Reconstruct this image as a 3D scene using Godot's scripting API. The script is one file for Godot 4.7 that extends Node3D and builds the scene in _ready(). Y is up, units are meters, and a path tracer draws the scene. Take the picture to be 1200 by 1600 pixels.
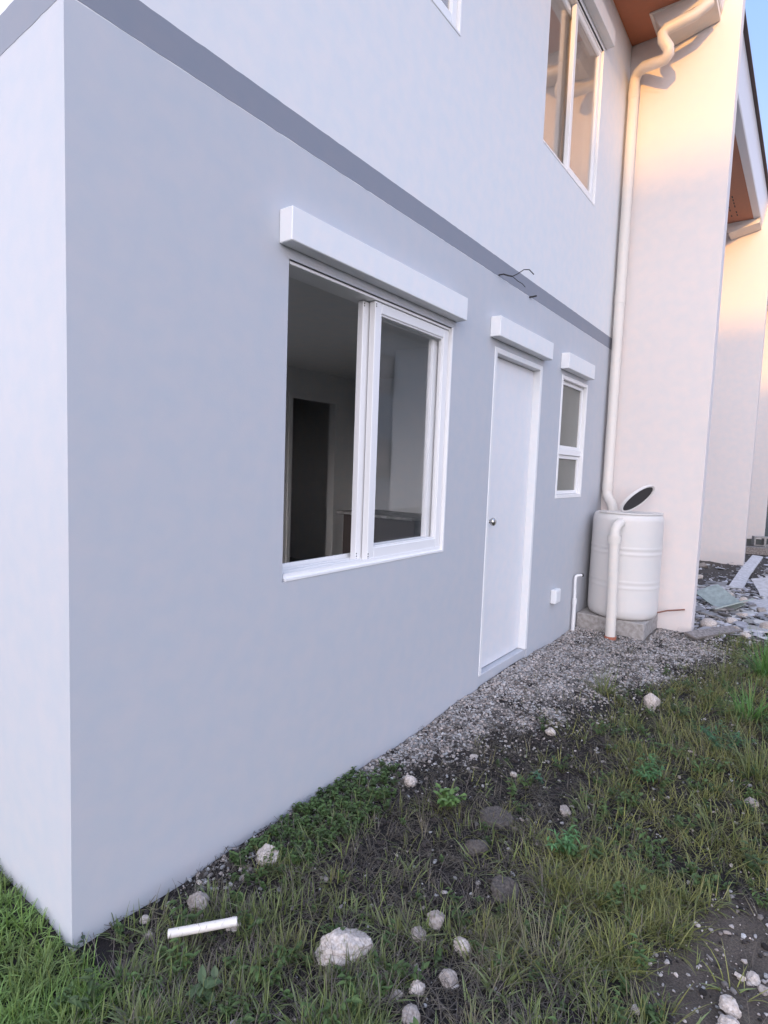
extends Node3D

# ---------------------------------------------------------------- mesh builder
class MB:
	var v := PackedVector3Array()
	var n := PackedVector3Array()
	var c := PackedColorArray()
	var col := Color(1, 1, 1)
	var colored := false

	func tri_n(a: Vector3, b: Vector3, d: Vector3, na: Vector3, nb: Vector3, nd: Vector3) -> void:
		# given counter-clockwise seen from outside; stored clockwise
		v.append(a); v.append(d); v.append(b)
		n.append(na); n.append(nd); n.append(nb)
		if colored:
			c.append(col); c.append(col); c.append(col)

	func tri(a: Vector3, b: Vector3, d: Vector3) -> void:
		var q := (b - a).cross(d - a)
		if q.length_squared() < 1e-18:
			return
		q = q.normalized()
		tri_n(a, b, d, q, q, q)

	func quad(a: Vector3, b: Vector3, d: Vector3, e: Vector3) -> void:
		tri(a, b, d); tri(a, d, e)

	func quad_out(a: Vector3, b: Vector3, d: Vector3, e: Vector3, mid: Vector3) -> void:
		if (b - a).cross(d - a).dot((a + d) * 0.5 - mid) >= 0.0:
			quad(a, b, d, e)
		else:
			quad(e, d, b, a)

	func box(a: Vector3, b: Vector3, ch := 0.0, xf := Transform3D.IDENTITY) -> void:
		var m := (a + b) * 0.5
		var h := (b - a).abs() * 0.5
		ch = minf(ch, minf(h.x, minf(h.y, h.z)) * 0.9)
		var mid := xf * m
		var pt := func(axis: int, s: Vector3) -> Vector3:
			var q := Vector3.ZERO
			for k in 3:
				q[k] = m[k] + s[k] * (h[k] - (0.0 if k == axis else ch))
			return xf * q
		for i in 3:
			var j := (i + 1) % 3
			var k := (i + 2) % 3
			for s in [-1.0, 1.0]:
				var cs: Array = []
				for t in [[-1.0, -1.0], [1.0, -1.0], [1.0, 1.0], [-1.0, 1.0]]:
					var sg := Vector3.ZERO
					sg[i] = s; sg[j] = t[0]; sg[k] = t[1]
					cs.append(pt.call(i, sg))
				quad_out(cs[0], cs[1], cs[2], cs[3], mid)
		if ch <= 0.0:
			return
		for i in 3:
			var j := (i + 1) % 3
			var k := (i + 2) % 3
			for si in [-1.0, 1.0]:
				for sj in [-1.0, 1.0]:
					var lo := Vector3.ZERO
					lo[i] = si; lo[j] = sj; lo[k] = -1.0
					var hi := lo
					hi[k] = 1.0
					quad_out(pt.call(i, lo), pt.call(i, hi), pt.call(j, hi), pt.call(j, lo), mid)
		for sx in [-1.0, 1.0]:
			for sy in [-1.0, 1.0]:
				for sz in [-1.0, 1.0]:
					var s := Vector3(sx, sy, sz)
					var a0: Vector3 = pt.call(0, s)
					var a1: Vector3 = pt.call(1, s)
					var a2: Vector3 = pt.call(2, s)
					if (a1 - a0).cross(a2 - a0).dot(a0 - mid) >= 0.0:
						tri(a0, a1, a2)
					else:
						tri(a0, a2, a1)

	# wall in the xy plane between z0 (back) and z1 (front) with rectangular openings [x0, x1, y0, y1]
	func wall(x0: float, x1: float, y0: float, y1: float, z0: float, z1: float, holes: Array, xf := Transform3D.IDENTITY) -> void:
		var xs: Array = [x0, x1]
		var ys: Array = [y0, y1]
		for o in holes:
			xs.append(o[0]); xs.append(o[1]); ys.append(o[2]); ys.append(o[3])
		xs.sort(); ys.sort()
		var solid := func(i: int, j: int) -> bool:
			if i < 0 or j < 0 or i >= xs.size() - 1 or j >= ys.size() - 1:
				return false
			if xs[i + 1] - xs[i] < 1e-6 or ys[j + 1] - ys[j] < 1e-6:
				return true
			var mx: float = (xs[i] + xs[i + 1]) * 0.5
			var my: float = (ys[j] + ys[j + 1]) * 0.5
			for o in holes:
				if mx > o[0] and mx < o[1] and my > o[2] and my < o[3]:
					return false
			return true
		for i in xs.size() - 1:
			for j in ys.size() - 1:
				if not solid.call(i, j) or xs[i + 1] - xs[i] < 1e-6 or ys[j + 1] - ys[j] < 1e-6:
					continue
				var a: float = xs[i]
				var b: float = xs[i + 1]
				var d: float = ys[j]
				var e: float = ys[j + 1]
				quad(xf * Vector3(a, d, z1), xf * Vector3(b, d, z1), xf * Vector3(b, e, z1), xf * Vector3(a, e, z1))
				quad(xf * Vector3(b, d, z0), xf * Vector3(a, d, z0), xf * Vector3(a, e, z0), xf * Vector3(b, e, z0))
				if not solid.call(i - 1, j):
					quad(xf * Vector3(a, d, z0), xf * Vector3(a, d, z1), xf * Vector3(a, e, z1), xf * Vector3(a, e, z0))
				if not solid.call(i + 1, j):
					quad(xf * Vector3(b, d, z1), xf * Vector3(b, d, z0), xf * Vector3(b, e, z0), xf * Vector3(b, e, z1))
				if not solid.call(i, j - 1):
					quad(xf * Vector3(a, d, z0), xf * Vector3(b, d, z0), xf * Vector3(b, d, z1), xf * Vector3(a, d, z1))
				if not solid.call(i, j + 1):
					quad(xf * Vector3(a, e, z1), xf * Vector3(b, e, z1), xf * Vector3(b, e, z0), xf * Vector3(a, e, z0))

	func tube(pts: Array, r, seg := 16, caps := true) -> void:
		var rings: Array = []
		var up := Vector3.UP
		for i in pts.size():
			var t: Vector3
			if i == 0:
				t = pts[1] - pts[0]
			elif i == pts.size() - 1:
				t = pts[i] - pts[i - 1]
			else:
				t = (pts[i + 1] - pts[i]).normalized() + (pts[i] - pts[i - 1]).normalized()
			t = t.normalized()
			if i == 0 and absf(t.dot(up)) > 0.9:
				up = Vector3.RIGHT
			var s := up.cross(t).normalized()
			up = t.cross(s).normalized()
			var rr: float = r[i] if r is Array else r
			var ring: Array = []
			for k in seg:
				var an := TAU * k / seg
				var d := s * cos(an) + up * sin(an)
				ring.append([pts[i] + d * rr, d])
			rings.append(ring)
		for i in pts.size() - 1:
			for k in seg:
				var k2 := (k + 1) % seg
				var a = rings[i][k]
				var b = rings[i][k2]
				var d = rings[i + 1][k2]
				var e = rings[i + 1][k]
				tri_n(a[0], b[0], d[0], a[1], b[1], d[1])
				tri_n(a[0], d[0], e[0], a[1], d[1], e[1])
		if caps:
			for q in [[0, -1.0], [pts.size() - 1, 1.0]]:
				var ring: Array = rings[q[0]]
				for k in seg:
					var a: Vector3 = ring[k][0]
					var b: Vector3 = ring[(k + 1) % seg][0]
					if q[1] > 0.0:
						tri(pts[q[0]], a, b)
					else:
						tri(pts[q[0]], b, a)

	# profile of Vector2(radius, y) from bottom to top, turned about the y axis
	func lathe(prof: Array, seg: int, at: Vector3, crease := 0.6, xf := Transform3D.IDENTITY) -> void:
		for i in prof.size() - 1:
			var p: Vector2 = prof[i]
			var q: Vector2 = prof[i + 1]
			var t := (q - p).normalized()
			var nn := Vector2(t.y, -t.x)
			var n0 := nn
			var n1 := nn
			if i > 0:
				var t0: Vector2 = (p - prof[i - 1]).normalized()
				if t0.dot(t) > crease:
					n0 = (nn + Vector2(t0.y, -t0.x)).normalized()
			if i < prof.size() - 2:
				var t1: Vector2 = (prof[i + 2] - q).normalized()
				if t1.dot(t) > crease:
					n1 = (nn + Vector2(t1.y, -t1.x)).normalized()
			for k in seg:
				var a0 := TAU * k / seg
				var a1 := TAU * (k + 1) / seg
				var d0 := Vector3(cos(a0), 0, -sin(a0))
				var d1 := Vector3(cos(a1), 0, -sin(a1))
				var A := xf * (d0 * p.x + Vector3(0, p.y, 0)) + at
				var B := xf * (d1 * p.x + Vector3(0, p.y, 0)) + at
				var D := xf * (d1 * q.x + Vector3(0, q.y, 0)) + at
				var E := xf * (d0 * q.x + Vector3(0, q.y, 0)) + at
				var bs := xf.basis
				var NA := bs * (d0 * n0.x + Vector3(0, n0.y, 0))
				var NB := bs * (d1 * n0.x + Vector3(0, n0.y, 0))
				var ND := bs * (d1 * n1.x + Vector3(0, n1.y, 0))
				var NE := bs * (d0 * n1.x + Vector3(0, n1.y, 0))
				if p.x > 1e-6:
					tri_n(A, B, D, NA, NB, ND)
				if q.x > 1e-6:
					tri_n(A, D, E, NA, ND, NE)

	# polygon in (z, y), counter-clockwise seen from +x, swept from x0 to x1
	func prism_x(poly: Array, x0: float, x1: float) -> void:
		var mid := Vector3((x0 + x1) * 0.5, 0, 0)
		for p in poly:
			mid += Vector3(0, p.y, p.x) / poly.size()
		for i in poly.size():
			var p: Vector2 = poly[i]
			var q: Vector2 = poly[(i + 1) % poly.size()]
			quad_out(Vector3(x0, p.y, p.x), Vector3(x1, p.y, p.x), Vector3(x1, q.y, q.x), Vector3(x0, q.y, q.x), mid)
		var idx := Geometry2D.triangulate_polygon(PackedVector2Array(poly))
		for x in [x0, x1]:
			for k in range(0, idx.size(), 3):
				var a := Vector3(x, poly[idx[k]].y, poly[idx[k]].x)
				var b := Vector3(x, poly[idx[k + 1]].y, poly[idx[k + 1]].x)
				var d := Vector3(x, poly[idx[k + 2]].y, poly[idx[k + 2]].x)
				if (b - a).cross(d - a).x * (x - mid.x) >= 0.0:
					tri(a, b, d)
				else:
					tri(a, d, b)

	func mesh(mat: Material) -> ArrayMesh:
		var arr := []
		arr.resize(Mesh.ARRAY_MAX)
		arr[Mesh.ARRAY_VERTEX] = v
		arr[Mesh.ARRAY_NORMAL] = n
		if colored:
			arr[Mesh.ARRAY_COLOR] = c
		var m := ArrayMesh.new()
		m.add_surface_from_arrays(Mesh.PRIMITIVE_TRIANGLES, arr)
		m.surface_set_material(0, mat)
		return m

# ---------------------------------------------------------------- helpers
var used := {}
var M := {}
var rng := RandomNumberGenerator.new()
var low_noise := FastNoiseLite.new()
var fine_noise := FastNoiseLite.new()

func numbered(called: String) -> String:
	used[called] = used.get(called, 0) + 1
	return called if used[called] == 1 else "%s_%03d" % [called, used[called] - 1]

func thing(called: String, label: String, category: String, at := Vector3.ZERO, group := "") -> Node3D:
	var o := Node3D.new()
	o.name = numbered(called)
	add_child(o)
	o.position = at
	meta(o, label, category, group)
	return o

func meta(o: Node, label: String, category: String, group := "", kind := "") -> void:
	if label: o.set_meta("label", label)
	if category: o.set_meta("category", category)
	if group: o.set_meta("group", group)
	if kind: o.set_meta("kind", kind)

func part(called: String, b: MB, mat: Material, parent: Node, label := "") -> MeshInstance3D:
	var o := MeshInstance3D.new()
	o.name = called
	o.mesh = b.mesh(mat)
	parent.add_child(o, true)
	if label: o.set_meta("label", label)
	return o

func solo(called: String, b: MB, mat: Material, label: String, category: String, at := Vector3.ZERO, group := "", kind := "") -> MeshInstance3D:
	var o := MeshInstance3D.new()
	o.name = numbered(called)
	o.mesh = b.mesh(mat)
	add_child(o)
	o.position = at
	meta(o, label, category, group, kind)
	return o

func lin(r: float, g: float, b: float) -> Color:
	return Color(r, g, b).linear_to_srgb()

func noise_tex(size: int, freq: float, octaves: int, lo: Color, hi: Color, sd: int, power := 1.0, kind := FastNoiseLite.TYPE_SIMPLEX_SMOOTH) -> ImageTexture:
	var f := FastNoiseLite.new()
	f.seed = sd
	f.noise_type = kind
	f.frequency = freq
	f.fractal_octaves = octaves
	var g := f.get_seamless_image(size, size)
	g.convert(Image.FORMAT_L8)
	var src := g.get_data()
	var out := PackedByteArray()
	out.resize(size * size * 3)
	for i in size * size:
		var t := pow(src[i] / 255.0, power)
		var k := lo.lerp(hi, t)
		out[i * 3] = int(clampf(k.r, 0, 1) * 255)
		out[i * 3 + 1] = int(clampf(k.g, 0, 1) * 255)
		out[i * 3 + 2] = int(clampf(k.b, 0, 1) * 255)
	return ImageTexture.create_from_image(Image.create_from_data(size, size, false, Image.FORMAT_RGB8, out))

func normal_tex(size: int, freq: float, octaves: int, strength: float, sd: int, kind := FastNoiseLite.TYPE_SIMPLEX_SMOOTH) -> ImageTexture:
	var f := FastNoiseLite.new()
	f.seed = sd
	f.noise_type = kind
	f.frequency = freq
	f.fractal_octaves = octaves
	var g := f.get_seamless_image(size, size)
	g.convert(Image.FORMAT_RGBA8)
	g.bump_map_to_normal_map(strength)
	return ImageTexture.create_from_image(g)

func mat(color: Color, rough := 0.8, tex: Texture2D = null, nrm: Texture2D = null, scale := 1.0, nscale := 1.0) -> StandardMaterial3D:
	var m := StandardMaterial3D.new()
	m.albedo_color = color
	m.roughness = rough
	m.uv1_triplanar = true
	m.uv1_world_triplanar = true
	m.uv1_scale = Vector3.ONE * scale
	if tex: m.albedo_texture = tex
	if nrm:
		m.normal_enabled = true
		m.normal_texture = nrm
		m.normal_scale = nscale
	return m

func vmat(rough := 0.85, back := 0.0) -> StandardMaterial3D:
	var m := StandardMaterial3D.new()
	m.vertex_color_use_as_albedo = true
	m.roughness = rough
	m.cull_mode = BaseMaterial3D.CULL_DISABLED
	if back > 0.0:
		m.backlight_enabled = true
		m.backlight = Color(back * 0.8, back, back * 0.4)
	return m

func sky_image(sun: Vector3) -> Image:
	var w := 512
	var h := 256
	var im := Image.create(w, h, false, Image.FORMAT_RGBF)
	for j in h:
		var th := PI * (j + 0.5) / h
		var y := cos(th)
		for i in w:
			var ph := TAU * (i + 0.5) / w
			var d := Vector3(sin(ph) * sin(th), y, -cos(ph) * sin(th))
			var e := maxf(y, 0.0)
			var zen := Vector3(0.10, 0.27, 0.60)
			var hor := Vector3(1.55, 1.42, 1.60)
			var k := pow(1.0 - e, 3.8)
			var L := zen.lerp(hor, k)
			var a := rad_to_deg(acos(clampf(d.dot(sun), -1, 1)))
			L += Vector3(3.3, 3.0, 2.9) * exp(-a / 40.0) + Vector3(2.6, 1.7, 0.9) * exp(-a / 9.0)
			if y < 0.0:
				L = L.lerp(Vector3(0.16, 0.14, 0.12), smoothstep(0.0, 0.08, -y))
			im.set_pixel(i, j, Color(L.x, L.y, L.z))
	return im

# ---------------------------------------------------------------- terrain
func gravel_edge(x: float) -> float:
	var pts := [[0.6, -0.4], [1.0, -0.12], [1.4, 0.10], [2.0, 0.32], [2.7, 0.54], [3.3, 0.74], [4.2, 1.0], [4.9, 1.02], [9.0, 1.1]]
	if x <= pts[0][0]: return pts[0][1]
	for i in pts.size() - 1:
		if x <= pts[i + 1][0]:
			return lerpf(pts[i][1], pts[i + 1][1], (x - pts[i][0]) / (pts[i + 1][0] - pts[i][0]))
	return 1.1

func gravel_mask(x: float, z: float) -> float:
	return smoothstep(0.16, -0.16, z - gravel_edge(x) + low_noise.get_noise_2d(x * 3.0, z * 3.0) * 0.24 + fine_noise.get_noise_2d(x * 1.5, z * 1.5) * 0.12)

func rubble_mask(x: float, z: float) -> float:
	return smoothstep(4.7, 5.1, x - 0.35 * (1.35 - z) + low_noise.get_noise_2d(x * 2.0, z * 2.0 + 40.0) * 0.3) * smoothstep(2.3, 1.7, z)

func dirt_mask(x: float, z: float) -> float:
	var q := Vector2((x - 1.12) / 0.52, (z - 1.68) / 0.33).length()
	return smoothstep(1.15, 0.8, q + low_noise.get_noise_2d(x * 4.0, z * 4.0 + 9.0) * 0.35)

func ground_y(x: float, z: float) -> float:
	var b := lerpf(-0.015, 0.026, smoothstep(1.6, 2.5, x))
	if x < -8.0 or x > 25.0 or z > 8.0:
		return b
	b += low_noise.get_noise_2d(x * 1.6, z * 1.6) * 0.022 + fine_noise.get_noise_2d(x, z) * 0.010
	b += 0.03 * smoothstep(0.0, 1.0, rubble_mask(x, z)) * (0.5 + low_noise.get_noise_2d(x * 3.0, z * 3.0))
	return b

func axis_steps(lo: float, hi: float, fine_lo: float, fine_hi: float, step: float) -> PackedFloat32Array:
	var a := PackedFloat32Array()
	var left: Array = []
	var s := step
	var p := fine_lo
	while p > lo:
		s *= 1.25
		p -= s
		left.append(p)
	left.reverse()
	for q in left: a.append(q)
	p = fine_lo
	while p < fine_hi:
		a.append(p)
		p += step
	s = step
	while p < hi:
		a.append(p)
		s *= 1.25
		p += s
	a.append(hi)
	return a

func make_ground() -> void:
	var xs := axis_steps(-400, 400, -0.8, 6.4, 0.022)
	var zs := axis_steps(-400, 400, -0.6, 2.6, 0.022)
	var nx := xs.size()
	var nz := zs.size()
	var v := PackedVector3Array()
	var c := PackedColorArray()
	var idx := PackedInt32Array()
	var nr := PackedVector3Array()
	var soil := Color(0.013, 0.011, 0.011)
	var grit := Color(0.30, 0.275, 0.255)
	var dirt := Color(0.15, 0.122, 0.10)
	var far := Color(0.07, 0.075, 0.045)
	var brown := Color(0.055, 0.040, 0.036)
	for j in nz:
		for i in nx:
			var x := xs[i]
			var z := zs[j]
			v.append(Vector3(x, ground_y(x, z), z))
			var g := gravel_mask(x, z)
			var k := fine_noise.get_noise_2d(x * 3.0 + 7.0, z * 3.0)
			var col := soil.lerp(brown, clampf(0.3 + k, 0, 1) * 0.5)
			col = col.lerp(grit.lerp(Color(0.24, 0.185, 0.15), clampf(0.3 + low_noise.get_noise_2d(x * 5.0, z * 5.0 + 20.0), 0, 1)), g * clampf(0.55 + k * 1.3, 0, 1))
			col = col.lerp(dirt, dirt_mask(x, z) * clampf(0.9 + k * 0.5, 0, 1))
			col = col.lerp(Color(0.12, 0.10, 0.09), rubble_mask(x, z))
			var out := maxf(maxf(-1.0 - x, x - 12.0), z - 4.0)
			col = col.lerp(far, smoothstep(0.0, 3.0, out))
			c.append(col)
	for j in nz:
		for i in nx:
			var i0 := maxi(i - 1, 0)
			var i1 := mini(i + 1, nx - 1)
			var j0 := maxi(j - 1, 0)
			var j1 := mini(j + 1, nz - 1)
			var dx := v[j * nx + i1] - v[j * nx + i0]
			var dz := v[j1 * nx + i] - v[j0 * nx + i]
			nr.append(dz.cross(dx).normalized())
	for j in nz - 1:
		for i in nx - 1:
			var a := j * nx + i
			idx.append_array(PackedInt32Array([a, a + 1, a + nx + 1, a, a + nx + 1, a + nx]))
	var arr := []
	arr.resize(Mesh.ARRAY_MAX)
	arr[Mesh.ARRAY_VERTEX] = v
	arr[Mesh.ARRAY_NORMAL] = nr
	arr[Mesh.ARRAY_COLOR] = c
	arr[Mesh.ARRAY_INDEX] = idx
	var m := ArrayMesh.new()
	m.add_surface_from_arrays(Mesh.PRIMITIVE_TRIANGLES, arr)
	m.surface_set_material(0, M.soil)
	var o := MeshInstance3D.new()
	o.name = "ground"
	o.mesh = m
	o.set_meta("kind", "structure")
	add_child(o)

# ---------------------------------------------------------------- rocks
func icosphere(sub: int) -> Array:
	var t := (1.0 + sqrt(5.0)) / 2.0
	var p: Array = [Vector3(-1, t, 0), Vector3(1, t, 0), Vector3(-1, -t, 0), Vector3(1, -t, 0), Vector3(0, -1, t), Vector3(0, 1, t), Vector3(0, -1, -t), Vector3(0, 1, -t), Vector3(t, 0, -1), Vector3(t, 0, 1), Vector3(-t, 0, -1), Vector3(-t, 0, 1)]
	for i in p.size(): p[i] = p[i].normalized()
	var f: Array = [[0, 11, 5], [0, 5, 1], [0, 1, 7], [0, 7, 10], [0, 10, 11], [1, 5, 9], [5, 11, 4], [11, 10, 2], [10, 7, 6], [7, 1, 8], [3, 9, 4], [3, 4, 2], [3, 2, 6], [3, 6, 8], [3, 8, 9], [4, 9, 5], [2, 4, 11], [6, 2, 10], [8, 6, 7], [9, 8, 1]]
	for s in sub:
		var g: Array = []
		var mids := {}
		for q in f:
			var m: Array = []
			for e in 3:
				var a: int = q[e]
				var b: int = q[(e + 1) % 3]
				var key := mini(a, b) * 100000 + maxi(a, b)
				if not mids.has(key):
					mids[key] = p.size()
					p.append(((p[a] + p[b]) * 0.5).normalized())
				m.append(mids[key])
			g.append([q[0], m[0], m[2]]); g.append([q[1], m[1], m[0]]); g.append([q[2], m[2], m[1]]); g.append([m[0], m[1], m[2]])
		f = g
	return [p, f]

# a broken stone: a ball cut by random planes, roughened, about 1 across
func rock(b: MB, sub: int, sd: int, size: Vector3, at := Vector3.ZERO, cuts := 9, rough := 0.05, basis := Basis.IDENTITY) -> void:
	var r := RandomNumberGenerator.new()
	r.seed = sd
	var pl: Array = []
	for i in cuts:
		pl.append([Vector3(r.randfn(), r.randfn(), r.randfn()).normalized(), r.randf_range(0.5, 0.88)])
	var fn := FastNoiseLite.new()
	fn.seed = sd
	fn.frequency = 1.6
	var ico := icosphere(sub)
	var q: Array = []
	for p in ico[0]:
		var rad := 1.0
		for k in pl:
			var dt: float = p.dot(k[0])
			if dt > 0.01:
				rad = minf(rad, k[1] / dt)
		rad += fn.get_noise_3dv(p * 1.3) * rough * 2.0 + r.randf_range(-1, 1) * rough * 0.25
		q.append(basis * (p * rad * 0.5 * size) + at)
	for f in ico[1]:
		b.tri(q[f[0]], q[f[1]], q[f[2]])

# ---------------------------------------------------------------- vegetation
func blade(b: MB, root: Vector3, yaw: float, length: float, width: float, lean: float, droop: float, c0: Color, c1: Color, segs := 4) -> void:
	var f := Vector3(sin(yaw), 0, cos(yaw))
	var s := Vector3(cos(yaw), 0, -sin(yaw))
	var p := root
	var an := lean
	var pl := p - s * width * 0.5
	var pr := p + s * width * 0.5
	for k in segs:
		an += droop / segs
		var d := f * sin(an) + Vector3.UP * cos(an)
		var q := p + d * length / segs
		var t := float(k + 1) / segs
		var w := width * 0.5 * (1.0 - pow(t, 1.8)) + 0.0002
		var ql := q - s * w
		var qr := q + s * w
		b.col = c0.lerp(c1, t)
		b.quad(pl, pr, qr, ql)
		p = q; pl = ql; pr = qr

func leaf(b: MB, root: Vector3, dir: Vector3, up: Vector3, length: float, width: float, curl := 0.3) -> void:
	var s := dir.cross(up).normalized()
	var nn := s.cross(dir).normalized()
	var prev: Array = []
	var segs := 5
	for k in segs + 1:
		var t := float(k) / segs
		var w := width * 0.5 * sin(PI * pow(clampf(t * 0.96 + 0.02, 0, 1), 0.8))
		var q := root + dir * length * t - nn * curl * length * t * t
		var cur := [q - s * w + nn * w * 0.35, q, q + s * w + nn * w * 0.35]
		if k > 0:
			b.quad(prev[0], prev[1], cur[1], cur[0])
			b.quad(prev[1], prev[2], cur[2], cur[1])
		prev = cur

func tuft(sd: int, count: int, len0: float, len1: float, w0: float, w1: float, spread: float, lean: float, dead: float) -> MB:
	var r := RandomNumberGenerator.new()
	r.seed = sd
	var b := MB.new()
	b.colored = true
	for i in count:
		var yaw := r.randf() * TAU
		var rr := sqrt(r.randf()) * spread
		var root := Vector3(sin(yaw + r.randfn() * 0.7) * rr, -0.012, cos(yaw + r.randfn() * 0.7) * rr)
		var dry := r.randf() < dead
		var k := r.randf_range(0.55, 1.5)
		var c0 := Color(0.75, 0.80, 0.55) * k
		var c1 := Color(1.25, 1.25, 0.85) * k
		if dry:
			c0 = Color(1.4, 1.1, 0.9) * k
			c1 = Color(2.5, 2.05, 1.6) * k
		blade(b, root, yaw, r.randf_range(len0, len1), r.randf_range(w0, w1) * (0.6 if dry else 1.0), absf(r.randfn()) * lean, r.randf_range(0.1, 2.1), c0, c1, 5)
	return b

func sprig(sd: int, stems: int, leaves: int, height: float, leaf_len: float, leaf_w: float) -> MB:
	var r := RandomNumberGenerator.new()
	r.seed = sd
	var b := MB.new()
	b.colored = true
	for s in stems:
		var yaw := r.randf() * TAU
		var top := Vector3(sin(yaw), 0, cos(yaw)) * height * r.randf_range(0.2, 0.9) + Vector3.UP * height * r.randf_range(0.6, 1.0)
		var root := Vector3(r.randfn(), 0, r.randfn()) * 0.006 + Vector3.DOWN * 0.01
		b.col = Color(0.55, 0.55, 0.35)
		b.tube([root, root.lerp(top, 0.5) + Vector3.UP * height * 0.08, top], [0.0016, 0.0013, 0.0008], 5, false)
		for l in leaves:
			var t := r.randf_range(0.25, 1.0)
			var at := root.lerp(top, t) + Vector3.UP * height * 0.08 * sin(PI * t)
			var ya := r.randf() * TAU
			var d := Vector3(sin(ya), r.randf_range(-0.1, 0.7), cos(ya)).normalized()
			b.col = Color(0.75, 1.0, 0.6) * r.randf_range(0.65, 1.2)
			leaf(b, at, d, Vector3.UP, leaf_len * r.randf_range(0.6, 1.15), leaf_w * r.randf_range(0.7, 1.1), r.randf_range(-0.1, 0.5))
	return b

func scatter(called: String, b: MB, m: Material, xfs: Array, cols: Array, label: String, category: String) -> void:
	var mm := MultiMesh.new()
	mm.transform_format = MultiMesh.TRANSFORM_3D
	mm.use_colors = true
	mm.mesh = b.mesh(m)
	mm.instance_count = xfs.size()
	for i in xfs.size():
		mm.set_instance_transform(i, xfs[i])
		mm.set_instance_color(i, cols[i])
	var o := MultiMeshInstance3D.new()
	o.name = numbered(called)
	o.multimesh = mm
	add_child(o)
	meta(o, label, category, "", "stuff")

func up_basis(yaw: float, tilt: float, s: Vector3) -> Basis:
	return (Basis(Vector3.UP, yaw) * Basis(Vector3(1, 0, 0), tilt)).scaled_local(s)

# ---------------------------------------------------------------- house pieces
func hood(parent: Node, x0: float, x1: float, y0: float) -> void:
	var b := MB.new()
	b.box(Vector3(x0, y0, 0.0005), Vector3(x1, y0 + 0.118, 0.066), 0.003)
	part("hood", b, M.white, parent)

func rect_frame(b: MB, x0: float, x1: float, y0: float, y1: float, z0: float, z1: float, wl: float, wr: float, wb: float, wt: float, ch := 0.002) -> void:
	b.box(Vector3(x0, y0, z0), Vector3(x0 + wl, y1, z1), ch)
	b.box(Vector3(x1 - wr, y0, z0), Vector3(x1, y1, z1), ch)
	b.box(Vector3(x0 + wl, y0, z0 + 0.0006), Vector3(x1 - wr, y0 + wb, z1 - 0.0006), ch)
	b.box(Vector3(x0 + wl, y1 - wt, z0 + 0.0006), Vector3(x1 - wr, y1, z1 - 0.0006), ch)

func sash(parent: Node, x0: float, x1: float, y0: float, y1: float, z0: float, z1: float, glass: Material, screws := false) -> void:
	var b := MB.new()
	rect_frame(b, x0, x1, y0, y1, z0, z1, 0.048, 0.048, 0.062, 0.046, 0.003)
	# glazing bead, a little step inside the frame
	rect_frame(b, x0 + 0.048, x1 - 0.048, y0 + 0.062, y1 - 0.046, z0 + 0.006, z1 - 0.006, 0.008, 0.008, 0.008, 0.008, 0.002)
	var s := part("sash", b, M.alu, parent)
	var g := MB.new()
	var zm := (z0 + z1) * 0.5
	g.box(Vector3(x0 + 0.05, y0 + 0.064, zm - 0.0025), Vector3(x1 - 0.05, y1 - 0.048, zm + 0.0025))
	part("pane", g, glass, parent)
	if screws:
		for yy in [y0 + 0.012, y0 + 0.024, y0 + 0.036, y1 - 0.012, y1 - 0.022]:
			var k := MB.new()
			k.box(Vector3(x0 + 0.004, yy - 0.003, z1 - 0.001), Vector3(x0 + 0.010, yy + 0.003, z1 + 0.0006))
			part("screw", k, M.black, parent)

func sliding_window(house: Node, x0: float, x1: float, y0: float, y1: float, open: bool, label := "") -> void:
	var b := MB.new()
	b.box(Vector3(x0, y0, -0.125), Vector3(x0 + 0.013, y1, -0.03), 0.002)
	b.box(Vector3(x1 - 0.013, y0, -0.125), Vector3(x1, y1, 0.004), 0.002)
	b.box(Vector3(x0 + 0.013, y0, -0.1245), Vector3(x1 - 0.013, y0 + 0.013, 0.0035), 0.002)
	b.box(Vector3(x0 + 0.013, y1 - 0.013, -0.1245), Vector3(x1 - 0.013, y1, -0.010), 0.002)
	var w := part("window", b, M.alu, house, label)
	for z in [-0.011, -0.053, -0.093]:
		var t := MB.new()
		t.box(Vector3(x0 + 0.013, y0 + 0.012, z - 0.002), Vector3(x1 - 0.013, y0 + 0.030, z + 0.002), 0.0008)
		part("track", t, M.alu, w)
	var bl := MB.new()
	bl.box(Vector3(x0 + 0.013, y0 + 0.012, -0.124), Vector3(x1 - 0.013, y0 + 0.045, -0.112), 0.001)
	part("back_lip", bl, M.alu, w)
	var half := (x1 - x0) * 0.5
	var sw := half + 0.042
	sash(w, x1 - 0.016 - sw, x1 - 0.016, y0 + 0.016, y1 - 0.016, -0.049, -0.015, M.glass if open else M.mirror_glass, open)
	if open:
		sash(w, x1 - 0.050 - sw, x1 - 0.050, y0 + 0.016, y1 - 0.016, -0.090, -0.057, M.glass, open)
	else:
		sash(w, x0 + 0.016, x0 + 0.016 + sw, y0 + 0.016, y1 - 0.016, -0.090, -0.057, M.mirror_glass)

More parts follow.
